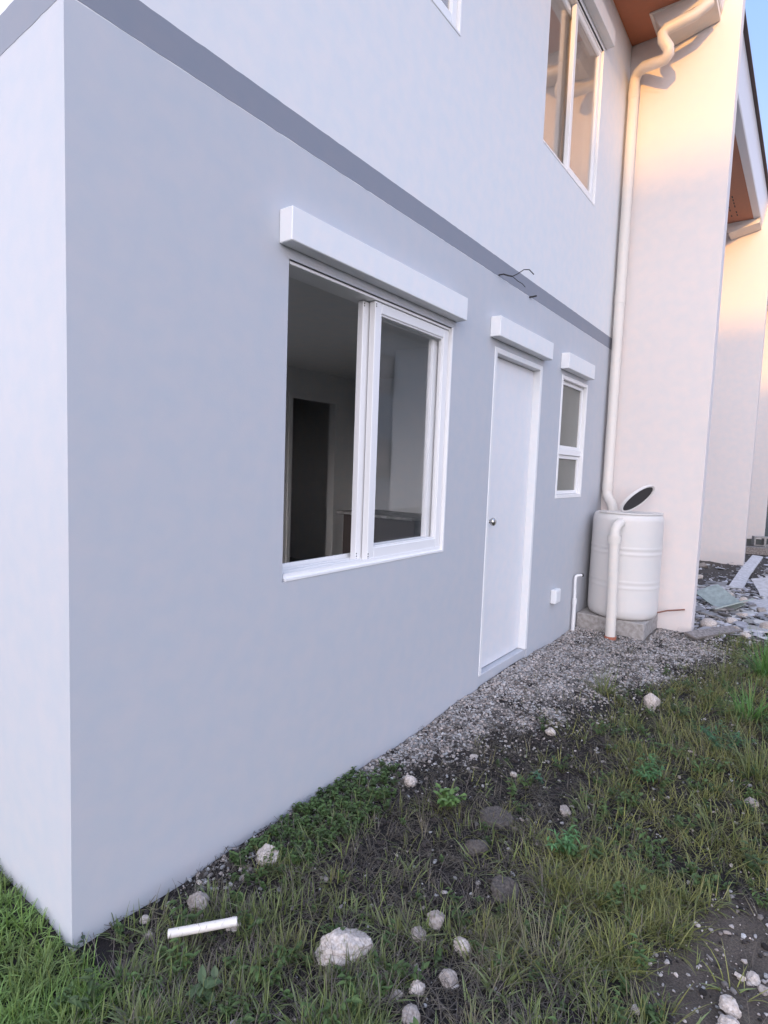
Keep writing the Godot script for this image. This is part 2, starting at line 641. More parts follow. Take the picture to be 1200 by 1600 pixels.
func paint_band(parent: Node, along_x: bool, a: float, b_: float, y0: float, y1: float) -> void:
	var b := MB.new()
	var st := 0.03
	var cnt := int(ceil(absf(b_ - a) / st))
	var e := 0.0008
	for i in cnt:
		var p := lerpf(a, b_, float(i) / cnt)
		var q := lerpf(a, b_, float(i + 1) / cnt)
		var pts: Array = []
		for k in [p, q]:
			var s: float = k
			var lo := y0 + fine_noise.get_noise_2d(s * 9.0, 3.0) * 0.0022
			var hi := y1 + fine_noise.get_noise_2d(s * 9.0, 30.0) * 0.002
			for yy in [lo, hi]:
				if along_x:
					pts.append([Vector3(s, yy, e), Vector3(s, yy, 0.0)])
				else:
					pts.append([Vector3(-e, yy, s), Vector3(0.0, yy, s)])
		var mid: Vector3 = (pts[0][1] + pts[3][1]) * 0.5
		b.quad_out(pts[0][0], pts[2][0], pts[3][0], pts[1][0], mid)
		b.quad_out(pts[0][0], pts[2][0], pts[2][1], pts[0][1], mid)
		b.quad_out(pts[1][0], pts[3][0], pts[3][1], pts[1][1], mid)
	part("painted_band", b, M.band, parent)

func eave(parent: Node, x0: float, x1: float, vents := false) -> void:
	var s := MB.new()
	s.box(Vector3(x0, 5.27, 0.002), Vector3(x1, 5.285, 0.614))
	var so := part("soffit", s, M.soffit, parent)
	if vents:
		for r in 4:
			for k in 8:
				if (r + k) % 5 == 3: continue
				var vn := MB.new()
				var p := Vector3(x1 - 1.35 + k * 0.11, 5.2692, 0.22 + r * 0.07)
				vn.box(p - Vector3(0.035, 0.0012, 0.007), p + Vector3(0.035, 0.0004, 0.007))
				part("vent_slot", vn, M.black, so)
	var g := MB.new()
	g.prism_x([Vector2(0.616, 5.272), Vector2(0.70, 5.272), Vector2(0.71, 5.285), Vector2(0.755, 5.56), Vector2(0.765, 5.585), Vector2(0.616, 5.585)], x0, x1)
	part("gutter", g, M.gutter, parent)
	var c := MB.new()
	c.prism_x([Vector2(0.60, 5.592), Vector2(0.80, 5.592), Vector2(0.80, 5.61), Vector2(0.60, 5.70)], x0, x1)
	part("drip_edge", c, M.roof, parent)
	var bx := MB.new()
	bx.prism_x([Vector2(0.307, 5.127), Vector2(0.70, 5.205), Vector2(0.70, 5.266), Vector2(0.228, 5.266)], x1 - 0.31, x1 - 0.002)
	part("gutter_box", bx, M.cream, parent)
	var cv := MB.new()
	cv.prism_x([Vector2(0.214, 5.2565), Vector2(0.705, 5.2565), Vector2(0.705, 5.2685), Vector2(0.214, 5.2685)], x1 - 0.318, x1 - 0.003)
	part("box_lid", cv, M.cream, parent)
	var rf := MB.new()
	rf.prism_x([Vector2(0.60, 5.70), Vector2(0.60, 5.60), Vector2(-3.5, 6.9), Vector2(-7.6, 5.60), Vector2(-7.6, 5.70), Vector2(-3.5, 7.05)], x0, x1)
	part("roof", rf, M.roof, parent)

func party_wall(x: float, label: String) -> void:
	var t := thing("party_wall", label, "wall", Vector3(x, 0, 0), "party walls between the row houses")
	var b := MB.new()
	b.box(Vector3(0, -0.3, -7.3), Vector3(0.15, 5.60, 0.852), 0.003)
	part("wall", b, M.party, t)
	var c := MB.new()
	c.box(Vector3(-0.006, 5.602, -7.32), Vector3(0.156, 5.64, 0.856), 0.004)
	part("coping", c, M.party, t)

func far_house(x0: float, x1: float, label: String, vents := false) -> void:
	var t := thing("row_house", label, "house", Vector3(x0, 0, 0), "row houses in a line")
	var w := x1 - x0
	var b := MB.new()
	b.wall(0, w, -0.3, 2.575, -0.15, 0, [[0.7, 1.9, 0.955, 2.165], [2.5, 3.27, 0.05, 2.165]])
	part("ground_floor_wall", b, M.lower, t)
	var u := MB.new()
	u.wall(0, w, 2.575, 5.6, -0.15, 0, [[0.7, 1.9, 3.6, 4.8], [3.05, 4.17, 3.6, 4.8]])
	part("upper_floor_wall", u, M.upper, t)
	var r := MB.new()
	r.box(Vector3(0, -0.3, -7.15), Vector3(w, 5.6, -7.0))
	part("rear_wall", r, M.upper, t)
	for o in [[0.7, 1.9, 0.955, 2.165], [0.7, 1.9, 3.6, 4.8], [3.05, 4.17, 3.6, 4.8]]:
		sliding_window(t, o[0], o[1], o[2], o[3], false)
		hood(t, o[0] - 0.05, o[1] + 0.05, o[3] + 0.04)
	var d := MB.new()
	d.box(Vector3(2.502, 0.05, -0.09), Vector3(3.268, 2.163, -0.05))
	part("door", d, M.white, t)
	var f := MB.new()
	f.box(Vector3(0, -0.1, -7.0), Vector3(w, 0.1, -0.15))
	part("floor_slab", f, M.concrete, t)
	var f2 := MB.new()
	f2.box(Vector3(0, 2.45, -7.0), Vector3(w, 2.6, -0.15))
	part("upper_floor_slab", f2, M.inside, t)
	eave(t, 0, w, vents)

func main_house() -> void:
	var W := 4.922
	var t := thing("row_house", "pale grey and white end row house with open sliding window, nearest the camera", "house", Vector3.ZERO, "row houses in a line")
	var H_low := [[0.788, 1.99, 0.955, 2.165], [2.50, 3.27, -0.3, 2.165], [3.67, 4.30, 1.205, 2.17]]
	var H_up := [[0.73, 1.93, 3.60, 4.80], [3.05, 4.17, 3.60, 4.80]]
	var b := MB.new()
	b.wall(0, W, -0.3, 2.575, -0.15, 0, H_low)
	part("ground_floor_wall", b, M.lower, t, "pale blue-grey painted ground floor wall")
	b = MB.new()
	b.wall(0, W, 2.575, 5.6, -0.15, 0, H_up)
	part("upper_floor_wall", b, M.upper, t, "off-white painted upper wall above the grey band")
	b = MB.new()
	b.wall(-7.15, -0.15, -0.3, 2.575, -0.15, 0.0, [[-2.95, -1.15, 0.55, 2.265]], Transform3D(Basis(Vector3(0, 0, 1), Vector3(0, 1, 0), Vector3(-1, 0, 0)), Vector3.ZERO))
	part("side_wall", b, M.lower, t)
	b = MB.new()
	for q in [[-2.95, -2.91, 0.55, 2.265], [-1.19, -1.15, 0.55, 2.265], [-2.91, -1.19, 0.55, 0.59], [-2.91, -1.19, 2.225, 2.265], [-2.07, -2.03, 0.59, 2.225]]:
		b.box(Vector3(0.03, q[2], q[0]), Vector3(0.08, q[3], q[1]))
	var swf := part("side_window", b, M.alu, t)
	for q in [[-2.91, -2.07], [-2.03, -1.19]]:
		b = MB.new()
		b.box(Vector3(0.053, 0.59, q[0]), Vector3(0.057, 2.225, q[1]))
		part("pane", b, M.glass, swf)
	b = MB.new()
	b.box(Vector3(0, 2.575, -7.15), Vector3(0.15, 5.6, -0.15))
	part("upper_side_wall", b, M.upper, t)
	b = MB.new()
	b.box(Vector3(0.15, -0.3, -7.15), Vector3(W, 5.6, -7.0))
	part("rear_wall", b, M.inside, t)
	b = MB.new()
	b.box(Vector3(4.80, 0.1, -7.0), Vector3(W, 5.6, -0.15))
	part("inner_side_wall", b, M.inside, t)
	paint_band(t, true, -0.0008, W, 2.578, 2.683)
	paint_band(t, false, 0.0008, -7.0, 2.573, 2.683)
	# storeys
	b = MB.new()
	b.box(Vector3(0.15, -0.15, -7.0), Vector3(4.80, 0.1, -0.15))
	part("floor_slab", b, M.floor, t)
	b = MB.new()
	b.box(Vector3(0.15, 2.45, -7.0), Vector3(4.80, 2.6, -0.15))
	part("upper_floor_slab", b, M.inside, t)
	b = MB.new()
	b.box(Vector3(0.15, 5.3, -7.0), Vector3(4.80, 5.4, -0.15))
	part("ceiling", b, M.inside, t)
	b = MB.new()
	b.wall(0.15, 4.80, 0.1, 2.45, -3.1, -3.0, [[3.70, 4.42, 0.1, 2.13]])
	part("partition_wall", b, M.inside, t)
	b = MB.new()
	rect_frame(b, 3.66, 4.46, 0.1, 2.17, -3.0, -2.985, 0.05, 0.05, 0.0001, 0.05, 0.001)
	part("doorway_casing", b, M.inside, t)
	b = MB.new()
	b.box(Vector3(3.50, 0.1, -1.4), Vector3(3.58, 2.45, -0.15))
	b.box(Vector3(3.58, 0.1, -1.48), Vector3(4.80, 2.45, -1.4))
	part("bathroom_wall", b, M.inside, t)
	b = MB.new()
	b.box(Vector3(3.50, 0.1, -1.48), Vector3(3.58, 2.45, -1.4))
	part("bathroom_corner", b, M.inside, t)
	b = MB.new()
	b.box(Vector3(0.15, 2.6, -4.05), Vector3(4.80, 5.3, -4.0))
	part("upper_partition_wall", b, M.inside, t)
	# windows and hoods
	sliding_window(t, 0.788, 1.99, 0.955, 2.165, true, "white sliding window with its left half open")
	hood(t, 0.737, 2.022, 2.203)
	sliding_window(t, 0.73, 1.93, 3.60, 4.80, false)
	hood(t, 0.68, 1.98, 4.84)
	sliding_window(t, 3.05, 4.17, 3.60, 4.80, false, "upper window reflecting the sunlit party wall")
	hood(t, 3.00, 4.22, 4.84)
	# small two-pane window
	b = MB.new()
	rect_frame(b, 3.67, 4.30, 1.205, 2.17, -0.085, 0.004, 0.03, 0.03, 0.03, 0.03, 0.003)
	b.box(Vector3(3.70, 1.555, -0.075), Vector3(4.27, 1.60, -0.012), 0.003)
	var sw := part("window", b, M.alu, t, "small white two-pane window")
	for o in [[1.235, 1.555], [1.60, 2.14]]:
		b = MB.new()
		rect_frame(b, 3.702, 4.268, o[0] + 0.002, o[1] - 0.002, -0.060, -0.026, 0.028, 0.028, 0.028, 0.028, 0.003)
		part("sash", b, M.alu, sw)
		b = MB.new()
		b.box(Vector3(3.728, o[0] + 0.028, -0.046), Vector3(4.242, o[1] - 0.028, -0.041))
		part("pane", b, M.frosted, sw)
	hood(t, 3.625, 4.262, 2.205)
	# door
	b = MB.new()
	b.box(Vector3(2.50, 0.096, -0.12), Vector3(2.534, 2.165, 0.004), 0.003)
	b.box(Vector3(3.236, 0.096, -0.12), Vector3(3.27, 2.165, 0.004), 0.003)
	b.box(Vector3(2.534, 2.131, -0.1195), Vector3(3.236, 2.165, 0.0035), 0.003)
	part("door_frame", b, M.white, t)
	b = MB.new()
	b.box(Vector3(2.537, 0.102, -0.09), Vector3(3.233, 2.128, -0.05), 0.002)
	var d := part("door", b, M.door, t)
	b = MB.new()
	var kx := Transform3D(Basis(Vector3(1, 0, 0), PI / 2), Vector3(2.60, 1.085, -0.05))
	b.lathe([Vector2(0.0, 0), Vector2(0.031, 0), Vector2(0.031, 0.005), Vector2(0.024, 0.010), Vector2(0.011, 0.014), Vector2(0.011, 0.030), Vector2(0.021, 0.036), Vector2(0.027, 0.046), Vector2(0.026, 0.056), Vector2(0.018, 0.063), Vector2(0.0, 0.065)], 24, Vector3.ZERO, 0.5, kx)
	part("knob", b, M.steel, d)
	hood(t, 2.425, 3.287, 2.207)
	b = MB.new()
	b.box(Vector3(2.50, -0.3, -0.15), Vector3(3.27, 0.094, -0.008), 0.004)
	part("door_sill", b, M.lower, t)
	# cables, socket box
	b = MB.new()
	b.tube([Vector3(2.497, 2.584, -0.01), Vector3(2.50, 2.586, 0.03), Vector3(2.515, 2.578, 0.055), Vector3(2.53, 2.574, 0.075)], 0.0045, 8)
	b.tube([Vector3(2.53, 2.574, 0.075), Vector3(2.58, 2.60, 0.082), Vector3(2.66, 2.648, 0.088), Vector3(2.73, 2.668, 0.092), Vector3(2.79, 2.655, 0.098)], 0.0030, 8)
	b.tube([Vector3(2.53, 2.574, 0.075), Vector3(2.575, 2.557, 0.09), Vector3(2.62, 2.552, 0.10), Vector3(2.655, 2.54, 0.105)], 0.002, 6)
	part("cable", b, M.black, t)
	b = MB.new()
	b.tube([Vector3(2.965, 2.572, -0.01), Vector3(2.975, 2.575, 0.02), Vector3(3.0, 2.585, 0.035)], 0.006, 8)
	part("cable", b, M.black, t)
	b = MB.new()
	b.box(Vector3(3.70, 0.36, 0.0005), Vector3(3.82, 0.475, 0.045), 0.008)
	var sb := part("socket_box", b, M.white, t)
	b = MB.new()
	b.box(Vector3(3.715, 0.375, 0.045), Vector3(3.805, 0.46, 0.049), 0.002)
	part("cover", b, M.white, sb)
	eave(t, 0, W)
	# downpipe with its swan neck
	b = MB.new()
	var path: Array = [Vector3(4.66, 5.20, 0.66), Vector3(4.60, 5.105, 0.56), Vector3(4.575, 5.075, 0.45), Vector3(4.57, 5.062, 0.37), Vector3(4.57, 5.035, 0.338), Vector3(4.575, 4.99, 0.345), Vector3(4.595, 4.925, 0.385), Vector3(4.61, 4.885, 0.388), Vector3(4.625, 4.86, 0.355), Vector3(4.68, 4.895, 0.28), Vector3(4.77, 4.955, 0.16), Vector3(4.83, 4.965, 0.095), Vector3(4.857, 4.93, 0.066), Vector3(4.862, 4.86, 0.062), Vector3(4.862, 3.0, 0.064), Vector3(4.862, 1.26, 0.066), Vector3(4.855, 1.21, 0.075), Vector3(4.83, 1.17, 0.10), Vector3(4.80, 1.145, 0.13), Vector3(4.78, 1.10, 0.15), Vector3(4.775, 1.04, 0.155)]
	b.tube(path, 0.044, 20)
	var dp := part("downpipe", b, M.cream, t)
	for q in [[4.862, 4.80, 0.062], [4.862, 3.02, 0.064], [4.862, 1.30, 0.066]]:
		b = MB.new()
		b.tube([Vector3(q[0], q[1] - 0.04, q[2]), Vector3(q[0], q[1] + 0.04, q[2])], 0.047, 20)
		part("pipe_collar", b, M.cream, dp)

func board(at: Vector3, size: Vector3, yaw: float, tilt: float, roll: float, m: Material, called: String, label: String, category: String, sd: int, group := "") -> void:
	# a broken slab with an uneven outline
	var r := RandomNumberGenerator.new()
	r.seed = sd
	var b := MB.new()
	var pts: Array = []
	var base := [[-0.5, -0.5], [0.0, -0.5], [0.5, -0.5], [0.5, 0.1], [0.5, 0.5], [-0.1, 0.5], [-0.5, 0.5], [-0.5, -0.1]]
	for p in base:
		pts.append(Vector2((p[0] + r.randf_range(-0.07, 0.07)) * size.x, (p[1] + r.randf_range(-0.09, 0.09)) * size.z))
	var mid := Vector3.ZERO
	var h := size.y * 0.5
	for i in pts.size():
		var p: Vector2 = pts[i]
		var q: Vector2 = pts[(i + 1) % pts.size()]
		b.quad_out(Vector3(p.x, -h, p.y), Vector3(q.x, -h, q.y), Vector3(q.x, h, q.y), Vector3(p.x, h, p.y), mid)
		b.tri(Vector3(0, h, 0), Vector3(q.x, h, q.y), Vector3(p.x, h, p.y))
		b.tri(Vector3(0, -h, 0), Vector3(p.x, -h, p.y), Vector3(q.x, -h, q.y))
	var o := solo(called, b, m, label, category, at, group)
	o.basis = Basis(Vector3.UP, yaw) * Basis(Vector3(0, 0, 1), tilt) * Basis(Vector3(1, 0, 0), roll)

# ---------------------------------------------------------------- scene
func _ready() -> void:
	rng.seed = 20240611
	low_noise.seed = 5
	low_noise.frequency = 0.5
	fine_noise.seed = 11
	fine_noise.frequency = 2.2
	fine_noise.fractal_octaves = 3

	# camera
	var cam := Camera3D.new()
	cam.name = "camera"
	cam.fov = rad_to_deg(2.0 * atan(800.0 / 890.0))
	cam.near = 0.05
	cam.far = 1500.0
	add_child(cam)
	cam.position = Vector3(-0.72, 1.42, 1.60)
	cam.rotation_degrees = Vector3(-4.70, -53.34, 2.09)
	cam.current = true

	# sky, sun, exposure
	var sun_dir := Vector3(1.0, -0.065, -0.135).normalized()
	var env := Environment.new()
	env.background_mode = Environment.BG_SKY
	var sky := Sky.new()
	var sm := PanoramaSkyMaterial.new()
	sm.panorama = ImageTexture.create_from_image(sky_image(-sun_dir))
	sky.sky_material = sm
	env.sky = sky
	env.tonemap_mode = Environment.TONE_MAPPER_LINEAR
	env.tonemap_exposure = 1.64
	env.sdfgi_enabled = true
	env.ssao_enabled = true
	env.ssil_enabled = true
	var we := WorldEnvironment.new()
	we.name = "world_environment"
	we.environment = env
	add_child(we)
	var sun := DirectionalLight3D.new()
	sun.name = "sun"
	sun.light_color = Color(1.0, 0.71, 0.30)
	sun.light_energy = 0.6
	sun.light_angular_distance = 0.8
	sun.shadow_enabled = true
	add_child(sun)
	sun.look_at_from_position(Vector3.ZERO, sun_dir, Vector3.UP)

	make_materials()
	make_ground()
	main_house()
	party_wall(4.93, "cream party wall beside the white water drum, sunlit at the top")
	far_house(5.088, 9.852, "row house hidden behind the first party wall, brown soffit and gutter showing", true)
	party_wall(9.86, "second party wall, rising behind the rubble, sunlit under its gutter box")
	far_house(10.018, 14.782, "third row house, behind the second party wall")
	party_wall(14.79, "third and farthest party wall, a narrow strip at the right edge")
	yard_house(Vector3(-34, 0, 2), 0.0, "two-storey house across the yard, behind the camera to the left")
	yard_house(Vector3(17, 0, 9), PI / 2, "two-storey house opposite the row, mirrored in the window glass")
	make_things()
	make_rubble()
	make_rocks()
	make_plants()

func make_materials() -> void:
	var mottle := noise_tex(512, 0.012, 4, Color(0.955, 0.975, 0.985), Color(1.0, 0.99, 0.985), 3)
	var stipple := normal_tex(512, 0.16, 3, 1.2, 8)
	var gritty := noise_tex(512, 0.05, 4, Color(0.62, 0.62, 0.62), Color(1, 1, 1), 21)
	var patchy := noise_tex(512, 0.02, 5, Color(0.55, 0.54, 0.53), Color(1, 1, 1), 14)
	var soft := noise_tex(512, 0.02, 5, Color(0.78, 0.77, 0.75), Color(1, 1, 1), 15)
	var dirty := noise_tex(512, 0.03, 5, Color(0.55, 0.50, 0.46), Color(1.05, 1.05, 1.05), 16, 0.55)
	var bumpy := normal_tex(512, 0.06, 4, 6.0, 33)
	M.lower = mat(lin(0.535, 0.55, 0.585), 0.62, mottle, stipple, 1.3, 0.08)
	M.upper = mat(lin(0.77, 0.775, 0.785), 0.62, mottle, stipple, 1.3, 0.08)
	M.band = mat(lin(0.25, 0.265, 0.31), 0.62, mottle, stipple, 1.3, 0.08)
	M.party = mat(lin(0.78, 0.71, 0.68), 0.7, mottle, stipple, 1.1, 0.1)
	M.white = mat(lin(0.83, 0.83, 0.83), 0.45, mottle, null, 1.5)
	M.door = mat(lin(0.80, 0.80, 0.82), 0.35, mottle, null, 1.3)
	M.alu = mat(lin(0.84, 0.84, 0.84), 0.3)
	M.cream = mat(lin(0.76, 0.71, 0.65), 0.38, mottle, null, 2.0)
	M.gutter = mat(lin(0.72, 0.73, 0.76), 0.35)
	M.soffit = mat(lin(0.50, 0.19, 0.105), 0.6, mottle, null, 2.0)
	M.roof = mat(lin(0.16, 0.11, 0.10), 0.7)
	M.inside = mat(lin(0.76, 0.76, 0.74), 0.8, mottle)
	M.floor = mat(lin(0.44, 0.43, 0.41), 0.6, patchy, null, 1.0)
	M.dark_wood = mat(lin(0.05, 0.035, 0.03), 0.5)
	M.black = mat(lin(0.02, 0.02, 0.022), 0.6)
	M.steel = mat(lin(0.6, 0.58, 0.55), 0.22)
	M.steel.metallic = 1.0
	M.concrete = mat(lin(0.47, 0.45, 0.44), 0.9, soft, bumpy, 2.0, 0.35)
	M.drum = mat(lin(0.72, 0.69, 0.66), 0.42, mottle, null, 1.0)
	M.rust = mat(lin(0.22, 0.10, 0.07), 0.8)
	M.soil = mat(Color(1, 1, 1), 0.95, gritty, bumpy, 4.0, 1.0)
	M.soil.vertex_color_use_as_albedo = true
	M.stone = mat(lin(0.42, 0.385, 0.36), 0.9, dirty, bumpy, 5.0, 0.35)
	M.pale_stone = mat(lin(0.66, 0.61, 0.57), 0.9, dirty, bumpy, 5.0, 0.3)
	M.dull_stone = mat(lin(0.15, 0.135, 0.125), 0.95, patchy, bumpy, 9.0, 0.9)
	M.white_board = mat(lin(0.66, 0.65, 0.68), 0.8, soft, null, 1.5)
	M.teal_board = mat(lin(0.40, 0.47, 0.46), 0.8, soft, null, 1.5)
	M.grey_board = mat(lin(0.36, 0.35, 0.35), 0.8, soft, null, 1.5)
	M.timber = mat(lin(0.40, 0.36, 0.34), 0.8, patchy, null, 3.0)
	M.glass = StandardMaterial3D.new()
	M.glass.transparency = BaseMaterial3D.TRANSPARENCY_ALPHA
	M.glass.albedo_color = Color(0.6, 0.65, 0.67, 0.02)
	M.glass.roughness = 0.02
	M.glass.metallic_specular = 0.28
	M.mirror_glass = StandardMaterial3D.new()
	M.mirror_glass.transparency = BaseMaterial3D.TRANSPARENCY_ALPHA
	M.mirror_glass.albedo_color = Color(0.86, 0.80, 0.74, 0.04)
	M.mirror_glass.roughness = 0.02
	M.mirror_glass.metallic = 0.32
	M.mirror_glass.metallic_specular = 0.5
	M.frosted = StandardMaterial3D.new()
	M.frosted.transparency = BaseMaterial3D.TRANSPARENCY_ALPHA
	M.frosted.albedo_color = Color(0.62, 0.62, 0.58, 0.45)
	M.frosted.roughness = 0.3
	M.grass = vmat(0.7, 0.35)
	M.leafy = vmat(0.65, 0.3)
	M.pebble = vmat(0.9)

# the house across the yard behind the camera; its roof keeps the low sun off the lower walls
func yard_house(at: Vector3, turn: float, label: String) -> void:
	var t := thing("yard_house", label, "house", at, "houses across the yard")
	t.rotation.y = turn
	var b := MB.new()
	b.wall(-9, 13, -0.3, 5.6, -0.15, 0, [[-7, -5.8, 1, 2.2], [-2, -0.8, 1, 2.2], [3, 4.2, 1, 2.2], [8, 9.2, 1, 2.2], [-7, -5.8, 3.6, 4.8], [-2, -0.8, 3.6, 4.8], [3, 4.2, 3.6, 4.8], [8, 9.2, 3.6, 4.8]], Transform3D(Basis(Vector3.UP, PI / 2), Vector3.ZERO))
	b.box(Vector3(-8, -0.3, -13), Vector3(-0.15, 5.6, 9))
	part("wall", b, M.upper, t)
	for zz in [-7.0, -2.0, 3.0, 8.0]:
		for yy in [1.0, 3.6]:
			var pn := MB.new()
			pn.box(Vector3(-0.10, yy, -zz - 1.2), Vector3(-0.09, yy + 1.2, -zz))
			part("window_pane", pn, M.mirror_glass, t)
	var r := MB.new()
	var mid := Vector3(-4, 6, -2)
	var A := [Vector3(0.7, 5.5, -13.4), Vector3(0.7, 5.5, 9.4), Vector3(-4, 6.95, 9.4), Vector3(-4, 6.95, -13.4), Vector3(-8.7, 5.5, -13.4), Vector3(-8.7, 5.5, 9.4)]
	r.quad_out(A[0], A[1], A[2], A[3], mid)
	r.quad_out(A[3], A[2], A[5], A[4], mid)
	r.quad_out(A[0], A[1], A[5], A[4], mid)
	r.tri(A[1], A[5], A[2])
	r.tri(A[0], A[3], A[4])
	part("roof", r, M.roof, t)

func make_things() -> void:
	# plinth
	var b := MB.new()
	b.box(Vector3(-0.275, -0.2, -0.285), Vector3(0.272, 0.165, 0.285), 0.008)
	solo("concrete_plinth", b, M.concrete, "rough grey concrete plinth under the white drum", "plinth", Vector3(4.652, 0.0, 0.29))
	# drum
	var R := 0.292
	var t := thing("water_drum", "white plastic water drum with its black lid flipped up", "drum", Vector3(4.632, 0.1655, 0.325))
	b = MB.new()
	var prof: Array = [Vector2(0, 0.0), Vector2(R - 0.05, 0.0), Vector2(R - 0.018, 0.012), Vector2(R - 0.004, 0.04), Vector2(R, 0.08), Vector2(R, 0.27), Vector2(R + 0.0018, 0.276), Vector2(R + 0.002, 0.290), Vector2(R, 0.297), Vector2(R, 0.318), Vector2(R + 0.0018, 0.325), Vector2(R + 0.002, 0.339), Vector2(R, 0.346), Vector2(R - 0.001, 0.56), Vector2(R + 0.0012, 0.566), Vector2(R + 0.0014, 0.58), Vector2(R - 0.001, 0.587), Vector2(R - 0.001, 0.608), Vector2(R + 0.0012, 0.614), Vector2(R + 0.0014, 0.628), Vector2(R - 0.001, 0.635), Vector2(R - 0.003, 0.86), Vector2(R - 0.010, 0.895), Vector2(R - 0.022, 0.912), Vector2(R - 0.03, 0.914), Vector2(R - 0.034, 0.905), Vector2(R - 0.036, 0.85), Vector2(R - 0.04, 0.3), Vector2(0, 0.29)]
	var held: Array = [prof[0]]
	for k in range(1, prof.size()):
		var p0: Vector2 = prof[k - 1]
		var p1: Vector2 = prof[k]
		if absf(p1.y - p0.y) > 0.1 and p0.x > 0.2 and p1.x > 0.2:
			held.append(p0.lerp(p1, 0.006 / p0.distance_to(p1)))
			held.append(p0.lerp(p1, 1.0 - 0.006 / p0.distance_to(p1)))
		held.append(p1)
	b.lathe(held, 64, Vector3.ZERO, 0.4)
	part("body", b, M.drum, t)
	# half lid that stays on, toward the house corner
	b = MB.new()
	var seg := 24
	for k in seg:
		var a0 := PI * k / seg + 2.35
		var a1 := PI * (k + 1) / seg + 2.35
		var r := R - 0.012
		var p0 := Vector3(cos(a0) * r, 0.0, -sin(a0) * r)
		var p1 := Vector3(cos(a1) * r, 0.0, -sin(a1) * r)
		b.tri(Vector3(0, 0.928, 0), p0 + Vector3(0, 0.926, 0), p1 + Vector3(0, 0.926, 0))
		b.quad(p0 + Vector3(0, 0.914, 0), p1 + Vector3(0, 0.914, 0), p1 + Vector3(0, 0.926, 0), p0 + Vector3(0, 0.926, 0))
	# lid half that is flipped up: a half disc with rim
	var lid := MB.new()
	var inner := MB.new()
	part("fixed_lid", b, M.drum, t)
	var hx := Transform3D(Basis(Vector3.UP, -0.12) * Basis(Vector3(0, 0, 1), 0.0), Vector3.ZERO)
	var ax := Vector3(cos(0.35), 0, sin(0.35))          # hinge line over the top of the drum
	var up := (Vector3(0.30, 0.0, 0.55).normalized() * 0.66 + Vector3.UP * 0.75).normalized()
	var nn := ax.cross(up).normalized()
	var O := Vector3(-0.10, 0.925, -0.015)
	var N := 26
	var rl := 0.142
	var rim: Array = []
	for k in N:
		var a := TAU * k / N
		rim.append(O + up * rl * 1.12 + ax * cos(a) * rl + up * sin(a) * rl * 1.12)
	var cen := O + up * rl * 1.12
	for k in N:
		var p: Vector3 = rim[k]
		var q: Vector3 = rim[(k + 1) % N]
		lid.quad_out(p + nn * 0.011, q + nn * 0.011, q - nn * 0.011, p - nn * 0.011, cen)
		var p2 := cen + (p - cen) * 0.9
		var q2 := cen + (q - cen) * 0.9
		for s in [-1.0, 1.0]:
			lid.quad_out(p + nn * 0.011 * s, q + nn * 0.011 * s, q2 + nn * 0.009 * s, p2 + nn * 0.009 * s, cen - nn * s)
			inner.quad_out(p2 + nn * 0.004 * s, q2 + nn * 0.004 * s, cen + nn * 0.003 * s, cen + nn * 0.003 * s, cen - nn * s)
			lid.quad_out(p2 + nn * 0.009 * s, q2 + nn * 0.009 * s, q2 + nn * 0.004 * s, p2 + nn * 0.004 * s, cen * 2.0 - p)
	var lp := part("lid", lid, M.drum, t, "raised lid with a white rim and dark inside")
	part("liner", inner, M.black, lp)
	# overflow pipe in front of the drum
	t = thing("overflow_pipe", "upright white plastic pipe with a collar, in front of the drum", "pipe", Vector3(4.235, 0.0, 0.335))
	b = MB.new()
	b.tube([Vector3(0, -0.1, 0.012), Vector3(0, 0.5, 0.0), Vector3(0.0, 0.90, -0.012), Vector3(0.004, 0.945, -0.012), Vector3(0.02, 0.98, -0.006), Vector3(0.05, 1.0, 0.0), Vector3(0.125, 1.005, 0.0)], 0.041, 20)
	part("tube", b, M.cream, t)
	b = MB.new()
	b.tube([Vector3(0, 0.835, -0.0105), Vector3(0, 0.842, -0.0106), Vector3(0, 0.868, -0.011), Vector3(0, 0.870, -0.011), Vector3(0, 0.900, -0.012), Vector3(0, 0.905, -0.012)], [0.046, 0.052, 0.052, 0.055, 0.055, 0.049], 20)
	part("collar", b, M.cream, t)
	b = MB.new()
	b.tube([Vector3(0, -0.1, 0.012), Vector3(0, 0.05, 0.0115)], 0.047, 20)
	part("foot_socket", b, mat(lin(0.45, 0.16, 0.10), 0.8), t, "orange pipe socket at the ground")
	# standpipe with tap
	t = thing("standpipe", "thin white water pipe with a bent top beside the socket box", "pipe", Vector3(4.225, 0.0, 0.03))
	b = MB.new()
	b.tube([Vector3(0, -0.1, 0), Vector3(0, 0.30, 0)], 0.0155, 12)
	b.tube([Vector3(0, 0.30, 0), Vector3(-0.004, 0.50, -0.004), Vector3(-0.002, 0.515, 0.0), Vector3(0.01, 0.523, 0.008), Vector3(0.05, 0.523, 0.03)], 0.0125, 12)
	part("tube", b, M.white, t)
	b = MB.new()
	b.tube([Vector3(0, 0.27, 0), Vector3(0, 0.32, 0)], 0.019, 12)
	part("coupling", b, M.white, t)
	b = MB.new()
	b.tube([Vector3(0.05, 0.523, 0.03), Vector3(0.062, 0.523, 0.037)], 0.0145, 12)
	part("cap", b, M.black, t)
	# rusty rod lying against the party wall
	b = MB.new()
	b.tube([Vector3(4.79, 0.176, 0.55), Vector3(4.86, 0.21, 0.66), Vector3(4.915, 0.233, 0.79)], 0.007, 8)
	solo("steel_rod", b, M.rust, "short rusty steel rod leaning between plinth and party wall", "rod")
	# things inside the room
	t = thing("kitchen_counter", "dark counter with a thin slab top, seen through the window glass", "counter", Vector3(3.28, 0.1, -1.30))
	b = MB.new()
	b.box(Vector3(-0.17, 0, -0.4), Vector3(0.2, 0.88, 0.36), 0.004)
